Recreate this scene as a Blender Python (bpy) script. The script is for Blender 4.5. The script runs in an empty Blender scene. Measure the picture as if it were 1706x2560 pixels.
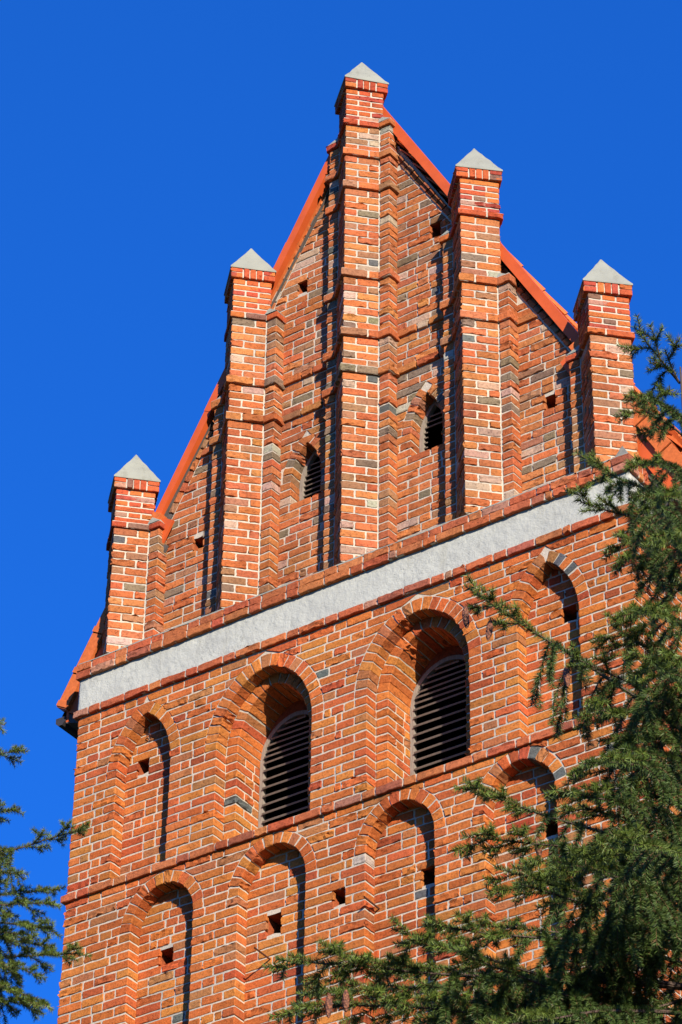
import bpy, math, random
import numpy as np
from mathutils import Matrix, Vector
from mathutils.geometry import tessellate_polygon

S = bpy.context.scene
COL = S.collection
R_ = math.radians
rng = np.random.default_rng(11)
random.seed(5)

# ------------------------------------------------------------------ camera
cam = bpy.data.objects.new("camera", bpy.data.cameras.new("camera"))
COL.objects.link(cam)
cam.data.sensor_fit = 'VERTICAL'; cam.data.sensor_height = 36.0
cam.data.lens = 7881.7 * 36.0 / 2560.0
cam.data.clip_start = 0.5; cam.data.clip_end = 4000
M = Matrix(((0.82635104, 0.32660820, 0.45877123), (0.56306231, -0.49398025, -0.66252875),
            (0.01023661, 0.80579811, -0.59210186))).to_4x4()
M.translation = (14.274, -20.646, -17.23)
cam.matrix_world = M
S.camera = cam

# ------------------------------------------------------------------ light
SUN_AZ = R_(51.0)      # to the right of the facade normal (facade looks to -Y)
SUN_EL = R_(18.5)
world = bpy.data.worlds.new("World"); S.world = world
world.use_nodes = True
nt = world.node_tree; nt.nodes.clear()
wo = nt.nodes.new('ShaderNodeOutputWorld'); bg = nt.nodes.new('ShaderNodeBackground')
sky = nt.nodes.new('ShaderNodeTexSky'); sky.sky_type = 'NISHITA'; sky.sun_disc = False
sky.sun_elevation = SUN_EL
sky.sun_rotation = math.pi - SUN_AZ
sky.air_density = 1.0; sky.dust_density = 0.1; sky.ozone_density = 4.0
gam = nt.nodes.new('ShaderNodeGamma'); gam.inputs[1].default_value = 0.62
hs = nt.nodes.new('ShaderNodeHueSaturation'); hs.inputs['Saturation'].default_value = 1.12
nt.links.new(sky.outputs[0], hs.inputs['Color']); nt.links.new(hs.outputs[0], gam.inputs[0])
tint = nt.nodes.new('ShaderNodeMix'); tint.data_type = 'RGBA'; tint.blend_type = 'MULTIPLY'; tint.inputs[0].default_value = 1.0
tint.inputs[7].default_value = (0.162, 0.985, 2.9, 1)
nt.links.new(gam.outputs[0], tint.inputs[6]); nt.links.new(tint.outputs[2], bg.inputs[0]); nt.links.new(bg.outputs[0], wo.inputs[0])
bg.inputs[1].default_value = 0.09
sl = bpy.data.lights.new("sun", 'SUN'); sl.energy = 5.0; sl.angle = R_(0.53); sl.color = (1.0, 0.93, 0.82)
sun = bpy.data.objects.new("sun", sl); COL.objects.link(sun)
sd = Vector((math.sin(SUN_AZ) * math.cos(SUN_EL), -math.cos(SUN_AZ) * math.cos(SUN_EL), math.sin(SUN_EL)))
sun.rotation_euler = sd.to_track_quat('Z', 'Y').to_euler(); sun.location = (20, -20, 20)
S.view_settings.view_transform = 'Standard'; S.view_settings.look = 'None'
S.view_settings.exposure = 0.55; S.view_settings.gamma = 1.0
S.render.engine = 'CYCLES'
S.cycles.max_bounces = 6; S.cycles.diffuse_bounces = 1

GROUND = -18.8

# ------------------------------------------------------------------ materials
def mat(name):
    m = bpy.data.materials.new(name); m.use_nodes = True
    n = m.node_tree.nodes; l = m.node_tree.links
    b = n['Principled BSDF']
    return m, n, l, b
def texco(n, l, scale=(1, 1, 1)):
    tc = n.new('ShaderNodeTexCoord'); mp = n.new('ShaderNodeMapping')
    mp.inputs['Scale'].default_value = scale
    l.new(tc.outputs['Object'], mp.inputs[0]); return mp.outputs[0]
def noise(n, l, co, scale, detail=4, rough=0.6):
    t = n.new('ShaderNodeTexNoise'); t.inputs['Scale'].default_value = scale
    t.inputs['Detail'].default_value = detail; t.inputs['Roughness'].default_value = rough
    l.new(co, t.inputs['Vector']); return t
def ramp(n, l, src, stops):
    r = n.new('ShaderNodeValToRGB'); e = r.color_ramp.elements
    while len(e) < len(stops): e.new(0.5)
    for k, (p, c) in enumerate(stops):
        e[k].position = p; e[k].color = (*c, 1) if len(c) == 3 else c
    l.new(src, r.inputs[0]); return r.outputs[0]
def mix(n, l, typ, fac, a, b):
    x = n.new('ShaderNodeMix'); x.data_type = 'RGBA'; x.blend_type = typ
    for sk, v in ((x.inputs[0], fac), (x.inputs[6], a), (x.inputs[7], b)):
        if isinstance(v, (int, float)): sk.default_value = v
        elif isinstance(v, tuple): sk.default_value = (*v, 1)
        else: l.new(v, sk)
    return x.outputs[2]
def bump(n, l, b, h, strength, dist, prev=None):
    bp = n.new('ShaderNodeBump'); bp.inputs['Strength'].default_value = strength
    bp.inputs['Distance'].default_value = dist
    l.new(h, bp.inputs['Height'])
    if prev: l.new(prev, bp.inputs['Normal'])
    l.new(bp.outputs[0], b.inputs['Normal']); return bp.outputs[0]
def plain(name, col, rough=0.8, bscale=40, bd=0.002, var=0.25, spec=0.2):
    m, n, l, b = mat(name)
    co = texco(n, l); t = noise(n, l, co, bscale, 5)
    c = mix(n, l, 'MULTIPLY', 1.0, col, ramp(n, l, t.outputs[0], [(0.25, (1 - var,) * 3), (0.75, (1 + var,) * 3)]))
    l.new(c, b.inputs['Base Color']); b.inputs['Roughness'].default_value = rough
    b.inputs['Specular IOR Level'].default_value = spec
    if bd: bump(n, l, b, t.outputs[0], 0.6, bd)
    return m

def brick_material():
    m, n, l, b = mat("brick")
    at = n.new('ShaderNodeAttribute'); at.attribute_name = 'Col'
    co = texco(n, l)
    big = noise(n, l, co, 9, 3); mid = noise(n, l, co, 38, 5, 0.65); fine = noise(n, l, co, 150, 4, 0.7)
    c = mix(n, l, 'MULTIPLY', 1.0, at.outputs['Color'],
            ramp(n, l, mid.outputs[0], [(0.28, (0.62, 0.55, 0.55)), (0.5, (1, 1, 1)), (0.75, (1.22, 1.15, 1.1))]))
    c = mix(n, l, 'MULTIPLY', 1.0, c, ramp(n, l, fine.outputs[0], [(0.3, (0.8, 0.78, 0.78)), (0.62, (1.08, 1.06, 1.05))]))
    soot = noise(n, l, co, 0.9, 5, 0.65); strk = noise(n, l, texco(n, l, (5, 5, .55)), 1.0, 4, 0.6)
    c = mix(n, l, 'MULTIPLY', 1.0, c, ramp(n, l, soot.outputs[0], [(0.36, (0.78, 0.76, 0.76)), (0.52, (1, 1, 1)), (0.68, (1.08, 1.1, 1.12))]))
    c = mix(n, l, 'MULTIPLY', 1.0, c, ramp(n, l, strk.outputs[0], [(0.32, (0.8, 0.79, 0.79)), (0.46, (1, 1, 1))]))
    # lime bloom and smeared mortar on the face
    sm = noise(n, l, co, 22, 6, 0.75)
    mask = ramp(n, l, sm.outputs[0], [(0.69, (0, 0, 0)), (0.78, (0.35, 0.35, 0.35))])
    c = mix(n, l, 'MIX', mask, c, (0.42, 0.33, 0.25))
    # firing cracks: thin dark lines, mostly horizontal
    co2 = texco(n, l, (22, 22, 75)); vr = n.new('ShaderNodeTexVoronoi'); vr.feature = 'DISTANCE_TO_EDGE'
    ds = n.new('ShaderNodeVectorMath'); ds.operation = 'ADD'
    l.new(co2, ds.inputs[0]); l.new(noise(n, l, co, 30, 3).outputs['Color'], ds.inputs[1])
    l.new(ds.outputs[0], vr.inputs['Vector']); vr.inputs['Scale'].default_value = 0.55
    cr = ramp(n, l, vr.outputs['Distance'], [(0.0, (0.35, 0.3, 0.3)), (0.045, (1, 1, 1))])
    crm = ramp(n, l, big.outputs[0], [(0.47, (0, 0, 0)), (0.58, (1, 1, 1))])
    c2 = mix(n, l, 'MULTIPLY', 1.0, c, cr); c = mix(n, l, 'MIX', crm, c, c2)
    l.new(c, b.inputs['Base Color'])
    b.inputs['Roughness'].default_value = 0.9; b.inputs['Specular IOR Level'].default_value = 0.15
    p = bump(n, l, b, mid.outputs[0], 0.8, 0.008)
    p = bump(n, l, b, fine.outputs[0], 0.7, 0.003, p)
    return m
def mortar_material():
    m, n, l, b = mat("mortar")
    co = texco(n, l); a = noise(n, l, co, 1.3, 4, 0.6); f = noise(n, l, co, 55, 5, 0.7)
    c = ramp(n, l, a.outputs[0], [(0.35, (0.42, 0.38, 0.31)), (0.5, (0.55, 0.46, 0.345)), (0.62, (0.60, 0.49, 0.36))])
    c = mix(n, l, 'MULTIPLY', 1.0, c, ramp(n, l, f.outputs[0], [(0.3, (0.72,) * 3), (0.65, (1.08,) * 3)]))
    l.new(c, b.inputs['Base Color']); b.inputs['Roughness'].default_value = 0.95
    b.inputs['Specular IOR Level'].default_value = 0.1
    bump(n, l, b, f.outputs[0], 0.8, 0.006)
    return m
def stucco_material(name, col):
    m, n, l, b = mat(name)
    co = texco(n, l); a = noise(n, l, co, 3, 5, 0.6); f = noise(n, l, co, 70, 5, 0.7); w = noise(n, l, co, 11, 4, 0.6)
    c = mix(n, l, 'MULTIPLY', 1.0, col, ramp(n, l, a.outputs[0], [(0.3, (0.88, 0.88, 0.88)), (0.6, (1.04, 1.04, 1.02))]))
    st = ramp(n, l, w.outputs[0], [(0.68, (1, 1, 1)), (0.8, (0.7, 0.74, 0.84))])
    c = mix(n, l, 'MULTIPLY', 1.0, c, st)
    vr = n.new('ShaderNodeTexVoronoi'); vr.feature = 'DISTANCE_TO_EDGE'; vr.inputs['Scale'].default_value = 4.0
    ds = n.new('ShaderNodeVectorMath'); ds.operation = 'ADD'
    l.new(co, ds.inputs[0]); l.new(noise(n, l, co, 5, 5).outputs['Color'], ds.inputs[1]); l.new(ds.outputs[0], vr.inputs['Vector'])
    crk = ramp(n, l, vr.outputs['Distance'], [(0.0, (0.4,) * 3), (0.016, (1, 1, 1))])
    cm = ramp(n, l, noise(n, l, co, 2.3, 3).outputs[0], [(0.48, (0, 0, 0)), (0.54, (1, 1, 1))])
    c = mix(n, l, 'MIX', cm, c, mix(n, l, 'MULTIPLY', 1.0, c, crk))
    dr = noise(n, l, texco(n, l, (9, 9, .9)), 1.0, 4, 0.6)
    c = mix(n, l, 'MULTIPLY', 1.0, c, ramp(n, l, dr.outputs[0], [(0.31, (0.86, 0.85, 0.83)), (0.42, (1, 1, 1))]))
    l.new(c, b.inputs['Base Color']); b.inputs['Roughness'].default_value = 0.92
    b.inputs['Specular IOR Level'].default_value = 0.1
    p = bump(n, l, b, f.outputs[0], 0.7, 0.005); bump(n, l, b, w.outputs[0], 0.7, 0.02, p)
    return m
def rough_brick_material():
    m, n, l, b = mat("distant_brick")
    tc = n.new('ShaderNodeTexCoord'); sp = n.new('ShaderNodeSeparateXYZ'); cb = n.new('ShaderNodeCombineXYZ')
    l.new(tc.outputs['Object'], sp.inputs[0]); ad = n.new('ShaderNodeMath'); ad.operation = 'ADD'
    l.new(sp.outputs[0], ad.inputs[0]); l.new(sp.outputs[1], ad.inputs[1])
    l.new(ad.outputs[0], cb.inputs[0]); l.new(sp.outputs[2], cb.inputs[1])
    br = n.new('ShaderNodeTexBrick'); l.new(cb.outputs[0], br.inputs[0])
    br.inputs['Scale'].default_value = 1; br.inputs['Brick Width'].default_value = 0.294
    br.inputs['Row Height'].default_value = 0.095; br.inputs['Mortar Size'].default_value = 0.008
    br.inputs['Color1'].default_value = (0.49, 0.13, 0.032, 1); br.inputs['Color2'].default_value = (0.43, 0.095, 0.028, 1)
    br.inputs['Mortar'].default_value = (0.47, 0.39, 0.29, 1)
    l.new(br.outputs[0], b.inputs['Base Color']); b.inputs['Roughness'].default_value = 0.9
    return m
def needle_material():
    m, n, l, b = mat("needles")
    at = n.new('ShaderNodeAttribute'); at.attribute_name = 'Col'
    l.new(at.outputs['Color'], b.inputs['Base Color']); b.inputs['Roughness'].default_value = 0.5
    b.inputs['Specular IOR Level'].default_value = 0.3
    return m
def metal_material(name, col):
    m, n, l, b = mat(name)
    co = texco(n, l); a = noise(n, l, co, 4, 4); f = noise(n, l, co, 60, 4)
    c = mix(n, l, 'MULTIPLY', 1.0, col, ramp(n, l, a.outputs[0], [(0.3, (0.85, 0.82, 0.8)), (0.7, (1.08, 1.08, 1.08))]))
    sp = ramp(n, l, f.outputs[0], [(0.72, (0, 0, 0)), (0.78, (0.5, 0.5, 0.5))])
    c = mix(n, l, 'MIX', sp, c, (0.45, 0.3, 0.22))
    l.new(c, b.inputs['Base Color']); b.inputs['Roughness'].default_value = 0.55
    b.inputs['Specular IOR Level'].default_value = 0.3
    bump(n, l, b, a.outputs[0], 0.3, 0.01)
    return m
def cone_material():
    m, n, l, b = mat("cone_scales")
    co = texco(n, l); v = n.new('ShaderNodeTexVoronoi'); v.inputs['Scale'].default_value = 95; l.new(co, v.inputs['Vector'])
    c = ramp(n, l, v.outputs['Distance'], [(0.1, (0.30, 0.105, 0.04)), (0.75, (0.09, 0.03, 0.015))])
    l.new(c, b.inputs['Base Color']); b.inputs['Roughness'].default_value = 0.75
    bump(n, l, b, v.outputs['Distance'], 1.0, -0.006)
    return m
def wood_material(name, col):
    m, n, l, b = mat(name)
    co = texco(n, l, (30, 30, 4)); a = noise(n, l, co, 3, 5)
    c = mix(n, l, 'MULTIPLY', 1.0, col, ramp(n, l, a.outputs[0], [(0.3, (0.6,) * 3), (0.7, (1.15,) * 3)]))
    l.new(c, b.inputs['Base Color']); b.inputs['Roughness'].default_value = 0.85
    bump(n, l, b, a.outputs[0], 0.5, 0.004)
    return m
def grass_material():
    m, n, l, b = mat("grass")
    co = texco(n, l); a = noise(n, l, co, 0.3, 5); f = noise(n, l, co, 12, 5)
    c = ramp(n, l, a.outputs[0], [(0.3, (0.03, 0.045, 0.012)), (0.7, (0.05, 0.06, 0.02))])
    c = mix(n, l, 'MULTIPLY', 1.0, c, ramp(n, l, f.outputs[0], [(0.3, (0.6,) * 3), (0.7, (1.2,) * 3)]))
    l.new(c, b.inputs['Base Color']); b.inputs['Roughness'].default_value = 0.95
    bump(n, l, b, f.outputs[0], 0.8, 0.05)
    return m

MB = brick_material(); MM = mortar_material()
MST = stucco_material("stucco", (0.465, 0.455, 0.385)); MCAP = stucco_material("cement", (0.30, 0.295, 0.235))
MFAR = rough_brick_material(); MNEED = needle_material()
MFLASH = metal_material("painted_metal", (0.60, 0.098, 0.02))
MTILE = plain("roof_tile", (0.58, 0.135, 0.032), 0.7, 25, 0.002, 0.25)
MLOUV = wood_material("weathered_wood", (0.21, 0.155, 0.115)); MFRAME = wood_material("pale_wood", (0.30, 0.24, 0.18)); MDARK = plain("dark_board", (0.10, 0.085, 0.075), 0.8, 30, 0.003)
MGUT = plain("gutter_metal", (0.05, 0.045, 0.045), 0.5, 20, 0.0)
MIRON = plain("rusty_iron", (0.12, 0.045, 0.025), 0.8, 90, 0.001)
MBARK = wood_material("bark", (0.10, 0.06, 0.04)); MTWIG = plain("twig", (0.16, 0.095, 0.045), 0.85, 60, 0.001)
MCONE = cone_material(); MGRASS = grass_material()

# ------------------------------------------------------------------ mesh helpers
class Acc:
    """collects faces with a colour per vertex and a material slot per face"""
    def __init__(s): s.v = []; s.c = []; s.loops = []; s.tot = []; s.mi = []; s.n = 0
    def _v(s, v, col):
        v = np.asarray(v, float).reshape(-1, 3); s.v.append(v)
        c = np.empty((len(v), 4)); c[:, 3] = 1; c[:, :3] = col; s.c.append(c); return len(v)
    def add(s, v, faces, m=0, col=(1, 1, 1)):
        k = s._v(v, col)
        for f in faces:
            s.loops.append(np.asarray(f, np.int32) + s.n); s.tot.append(np.array([len(f)], np.int32)); s.mi.append(np.array([m], np.int32))
        s.n += k
    def addarr(s, v, fa, m=0, col=(1, 1, 1)):
        k = s._v(v, col); fa = np.asarray(fa)
        s.loops.append((fa + s.n).ravel().astype(np.int32)); s.tot.append(np.full(len(fa), fa.shape[1], np.int32)); s.mi.append(np.full(len(fa), m, np.int32)); s.n += k
    def box(s, p, size, rot=None, m=0, col=(1, 1, 1)):
        b = np.array([(x, y, z) for x in (-.5, .5) for y in (-.5, .5) for z in (-.5, .5)]) * np.array(size)
        if rot is not None: b = b @ np.array(rot).T
        s.add(b + np.array(p), [(0, 1, 3, 2), (4, 6, 7, 5), (0, 4, 5, 1), (2, 3, 7, 6), (0, 2, 6, 4), (1, 5, 7, 3)], m, col)
    def build(s, name, mats, parent=None, smooth=False):
        me = bpy.data.meshes.new(name)
        V = np.concatenate(s.v)
        me.vertices.add(len(V)); me.vertices.foreach_set('co', V.ravel().astype(np.float32))
        ln = np.concatenate(s.tot); st = np.concatenate(([0], np.cumsum(ln)[:-1])).astype(np.int32); li = np.concatenate(s.loops)
        me.loops.add(len(li)); me.loops.foreach_set('vertex_index', li)
        me.polygons.add(len(ln)); me.polygons.foreach_set('loop_start', st); me.polygons.foreach_set('loop_total', ln)
        me.polygons.foreach_set('material_index', np.concatenate(s.mi))
        me.polygons.foreach_set('use_smooth', np.full(len(ln), smooth))
        me.update(calc_edges=True); me.validate()
        a = me.color_attributes.new('Col', 'FLOAT_COLOR', 'POINT')
        C = np.concatenate(s.c)
        if len(C) == len(me.vertices): a.data.foreach_set('color', C.ravel().astype(np.float32))
        for m in (mats if isinstance(mats, (list, tuple)) else [mats]): me.materials.append(m)
        o = bpy.data.objects.new(name, me); COL.objects.link(o)
        if parent: attach(o, parent)
        return o
def attach(o, parent):
    o.parent = parent
    if parent.type == 'EMPTY': o.matrix_parent_inverse = Matrix.Translation(-Vector(parent.location))
def empty(name, loc, label, cat, group=None):
    o = bpy.data.objects.new(name, None); COL.objects.link(o); o.location = loc
    o['label'] = label; o['category'] = cat
    if group: o['group'] = group
    return o

class Path:
    """plan polyline walked with the outside on the right hand"""
    def __init__(s, pts):
        s.p = np.array(pts, float); d = np.diff(s.p, axis=0); s.L = np.hypot(d[:, 0], d[:, 1])
        s.t = d / s.L[:, None]; s.nr = np.stack([s.t[:, 1], -s.t[:, 0]], 1)
        s.s = np.concatenate(([0], np.cumsum(s.L)))
        k = np.cross(s.t[:-1], s.t[1:]) if len(d) > 1 else np.zeros(0)
        s.convex = [False] + [bool(x > 1e-6) for x in k] + [False]
    def ev(s, q, d):
        q = np.clip(q, 0, s.s[-1]); i = np.clip(np.searchsorted(s.s, q, side='right') - 1, 0, len(s.L) - 1)
        base = s.p[i] + (q - s.s[i])[:, None] * s.t[i]; N = s.nr[i].copy()
        for k in range(1, len(s.L)):
            w = np.abs(q - s.s[k]) < 1e-4
            if w.any():
                a, b = s.nr[k - 1], s.nr[k]; N[w] = (a + b) / (1 + a @ b)
        return base + d[:, None] * N
    def fn(s, off=0.0):
        def f(q, z, d):
            xy = s.ev(q, d + off); return np.stack([xy[:, 0], xy[:, 1], z], 1)
        return f
    def strip(s, acc, z0, z1, d=-0.0075, m=1):
        """mortar skin"""
        q = s.s; xy = s.ev(q, np.full(len(q), d)); n = len(q)
        v = np.concatenate([np.c_[xy, np.full(n, z0)], np.c_[xy, np.full(n, z1)]])
        acc.add(v, [(i, i + 1, n + i + 1, n + i) for i in range(n - 1)], m)

PAL = [((0.500, 0.146, 0.033), 30), ((0.475, 0.121, 0.029), 26), ((0.530, 0.179, 0.038), 20), ((0.440, 0.104, 0.031), 14),
       ((0.380, 0.078, 0.028), 5), ((0.380, 0.146, 0.051), 7), ((0.115, 0.119, 0.107), 1.4), ((0.400, 0.357, 0.259), .25)]
PALG = [((0.480, 0.146, 0.045), 28), ((0.460, 0.125, 0.041), 22), ((0.500, 0.179, 0.055), 20), ((0.420, 0.130, 0.051), 16),
        ((0.340, 0.162, 0.076), 11), ((0.220, 0.157, 0.092), 6), ((0.120, 0.119, 0.102), 1.8), ((0.460, 0.303, 0.203), 4), ((0.400, 0.368, 0.274), 1.0)]
PALN = [((0.500, 0.106, 0.034), 30), ((0.460, 0.086, 0.033), 24), ((0.520, 0.146, 0.037), 20), ((0.380, 0.067, 0.037), 10), ((0.220, 0.108, 0.071), 4), ((0.460, 0.238, 0.152), 4)]
PALW = [((0.460, 0.125, 0.049), 10), ((0.430, 0.108, 0.042), 8), ((0.480, 0.152, 0.051), 9), ((0.330, 0.098, 0.051), 3), ((0.430, 0.194, 0.117), 2)]
def pick(pal):
    w = np.array([p[1] for p in pal], float); k = rng.choice(len(pal), p=w / w.sum())
    c = np.array(pal[k][0]); return np.clip(c * (1 + rng.normal(0, 0.07)) * (1 + rng.normal(0, 0.05, 3)), 0.01, 0.8)

def brick(acc, fn, corners, zlo, zhi, col, s0, s1, rough=1.0, back=0.032, m=0):
    """one brick: pillow-shaped grid over s,z with rough face; s0,s1 may be (low,high) pairs; corners = s of wrapped arrises"""
    s0l, s0h = s0 if isinstance(s0, tuple) else (s0, s0)
    s1l, s1h = s1 if isinstance(s1, tuple) else (s1, s1)
    a, b = min(s0l, s0h), max(s1l, s1h)
    if b - a < 0.02: return
    cs = [c for c in corners if a + 0.02 < c < b - 0.02]
    U = [a]; brk = [a] + cs + [b]
    cflag = [0]
    for i in range(len(brk) - 1):
        x0, x1 = brk[i], brk[i + 1]
        if i > 0: U += [x0, x0 + 0.008]; cflag += [1, 0]
        lo = x0 + (0.008 if i > 0 else 0.007); hi = x1 - (0.008 if i < len(brk) - 2 else 0.007)
        n = max(1, int(round((hi - lo) / 0.045)))
        q = list(np.linspace(lo, hi, n + 1))
        if i > 0: q = q[1:]
        U += q; cflag += [0] * len(q)
    U.append(b); cflag.append(0)
    U = np.array(U); cflag = np.array(cflag); nu = len(U)
    h = zhi - zlo
    Vv = np.array([0, 0.006, h * 0.36, h * 0.66, h - 0.006, h]); nv = 6
    UU, VV = np.meshgrid(U, Vv, indexing='ij')
    fr = VV / h
    if s0l != s0h or s1l != s1h or True:
        t = (UU - a) / (b - a)
        UU = (s0l + (s0h - s0l) * fr) * (1 - t) + (s1l + (s1h - s1l) * fr) * t if not cs else UU
    D = rng.normal(0, 0.0012, UU.shape) * rough
    wth = rng.random()
    if wth < 0.14 * rough:
        D += rng.normal(0.001, 0.006, UU.shape)
    elif wth < 0.2 * rough:
        D += np.abs(rng.normal(0, 0.008, UU.shape)) * (rng.random(UU.shape) < 0.35)
    D += rng.normal(0, 0.0022) * rough
    D[0, :] -= 0.003; D[-1, :] -= 0.003; D[:, 0] -= 0.003; D[:, -1] -= 0.003
    D[cflag == 1, :] -= 0.0035
    D = np.maximum(D, -0.0055)
    ZZ = VV + zlo
    wob = np.cumsum(rng.normal(0, 0.0009, nu)); wob -= np.linspace(wob[0], wob[-1], nu)
    til = rng.normal(0, 0.0012)
    ZZ = ZZ + (wob * rough)[:, None] * 0.9 + til * np.linspace(-1, 1, nu)[:, None] * rough
    ZZ[:, 0] += rng.normal(0, 0.0014, nu) * rough; ZZ[:, -1] += rng.normal(0, 0.0014, nu) * rough
    UU[0] += rng.normal(0, 0.0018, nv) * rough; UU[-1] += rng.normal(0, 0.0018, nv) * rough
    r = 0.004
    UU[0, 0] += r; UU[0, -1] += r; UU[-1, 0] -= r; UU[-1, -1] -= r
    # back ring
    P = fn(UU.ravel(), ZZ.ravel(), D.ravel())
    ring = [(0, j) for j in range(nv)] + [(i, nv - 1) for i in range(1, nu)] + [(nu - 1, j) for j in range(nv - 2, -1, -1)] + [(i, 0) for i in range(nu - 2, 0, -1)]
    ri = np.array([i * nv + j for i, j in ring])
    PB = fn(UU.ravel()[ri], ZZ.ravel()[ri], np.full(len(ri), -back))
    idx = np.arange(nu * nv).reshape(nu, nv)
    f = np.stack([idx[:-1, :-1], idx[1:, :-1], idx[1:, 1:], idx[:-1, 1:]], -1).reshape(-1, 4)
    nb = nu * nv; k = len(ri); j = np.arange(k); j2 = (j + 1) % k
    g = np.stack([ri[j], ri[j2], nb + j2, nb + j], 1)
    acc.addarr(np.concatenate([P, PB]), np.concatenate([f, g]), m, col)

J = 0.0185   # joint width
def fill(acc, fn, a, b, zlo, zhi, pal, corners=(), fa=None, fb=None, phase=0, rough=1.0, joint=None, L=0.285, H=0.132, back=0.032):
    """bricks from s=a to b; fa/fb: forced length of first/last brick; a,b may be (low,high) pairs for cut ends"""
    jj = joint if joint is not None else J
    al, ah = a if isinstance(a, tuple) else (a, a); bl, bh = b if isinstance(b, tuple) else (b, b)
    lo, hi = (al + ah) / 2, (bl + bh) / 2
    W = hi - lo
    if W < 0.03: return
    if fa is not None and fa >= W - 0.05:
        brick(acc, fn, corners, zlo, zhi, pick(pal), a, b, rough, back); return
    segs = []; x = 0.0
    if fa: segs.append(fa)
    rest = W - (fa + jj if fa else 0) - (fb + jj if fb else 0)
    k = phase; ls = []
    tot = 0
    while rest > 0.02:
        pat = (L, H, L, L, H, L, H)[k % 7] if rng.random() > 0.04 else 0.07; k += 1
        if tot + pat + (jj if ls else 0) > rest + 0.06:
            break
        ls.append(pat); tot += pat + (jj if len(ls) > 1 else 0)
        if tot > rest - 0.06: break
    if not ls and rest > 0.02: ls = [rest]
    if ls:
        left = rest - sum(ls) - jj * (len(ls) - 1)
        if left > 0.075: ls.append(left - jj)
        left = rest - sum(ls) - jj * (len(ls) - 1)
        sc = (sum(ls) + left) / sum(ls); ls = [q * sc for q in ls]
    if not ls and fa and fb:
        x_ = (W - fa - fb - jj) / 2; fa += x_; fb += x_; segs = [fa]
    segs += ls
    if fb: segs.append(fb)
    x = lo
    for i, w in enumerate(segs):
        e = jj * 0.5 * rng.normal(0, 0.25)
        p, q = x + (e if i else 0), x + w
        P_ = (al, ah) if i == 0 else p
        Q_ = (bl, bh) if i == len(segs) - 1 else q
        cl = pick(pal)
        while w > .2 and cl.max() < .16: cl = pick(pal)
        brick(acc, fn, corners, zlo, zhi, cl, P_, Q_, rough, back)
        x += w + jj

# ------------------------------------------------------------------ openings
class Arch:
    def __init__(s, cx, a, zb, zs, za, blend, rw):
        s.cx, s.a, s.zb, s.zs, s.za, s.bl, s.rw = cx, a, zb, zs, za, blend, rw
    def hw(s, z, off=0.0):
        a = s.a + off; h = s.za - s.zs + off; y = z - s.zs
        if y <= 0: return a
        if y >= h: return 0.0
        r = (a * a + h * h) / (2 * a); ci = a - r + math.sqrt(max(r * r - y * y, 0)); el = a * math.sqrt(1 - (y / h) ** 2)
        return max(0.0, (1 - s.bl) * ci + s.bl * el)
    def curve(s, off=0.0, n=14):
        """from left springing over the apex to right springing"""
        h = s.za - s.zs + off
        ys = h * np.sin(np.linspace(0, math.pi / 2, n))
        L = [(s.cx - s.hw(s.zs + y, off), s.zs + y) for y in ys[:-1]]
        return L + [(s.cx, s.za + off)] + [(2 * s.cx - x, z) for x, z in reversed(L)]
    def outline(s, off=0.0):
        return [(s.cx - s.a - off, s.zb - off)] + s.curve(off) + [(s.cx + s.a + off, s.zb - off)]

def sheet(acc, outer, holes, y, m=1, col=(1, 1, 1)):
    loops = [[Vector((x, z, 0)) for x, z in outer]] + [[Vector((x, z, 0)) for x, z in h] for h in holes]
    flat = [p for L in loops for p in L]
    tris = tessellate_polygon(loops)
    acc.add([(p.x, y, p.y) for p in flat], tris, m, col)
def reveal(acc, loop, y0, y1, m=1, col=(1, 1, 1), closed=True):
    n = len(loop); v = [(x, y0, z) for x, z in loop] + [(x, y1, z) for x, z in loop]
    acc.add(v, [(i, (i + 1) % n, n + (i + 1) % n, n + i) for i in range(n if closed else n - 1)], m, col)
def box_hole(acc, x, z, w, h, y0, depth):
    e = lambda: rng.normal(0, .009); w += .025; h += .015
    L = [(x - w / 2, z - h / 2), (x - w / 2 - .01 + e(), z + e()), (x - w / 2 + e(), z + h / 2), (x + e(), z + h / 2 + e()), (x + w / 2 + e(), z + h / 2), (x + w / 2 + e(), z + e()), (x + w / 2, z - h / 2 + e()), (x + e(), z - h / 2 + e())]
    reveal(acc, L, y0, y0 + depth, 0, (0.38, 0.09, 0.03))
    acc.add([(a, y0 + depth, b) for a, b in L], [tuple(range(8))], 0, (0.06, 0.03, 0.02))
    return L

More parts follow.
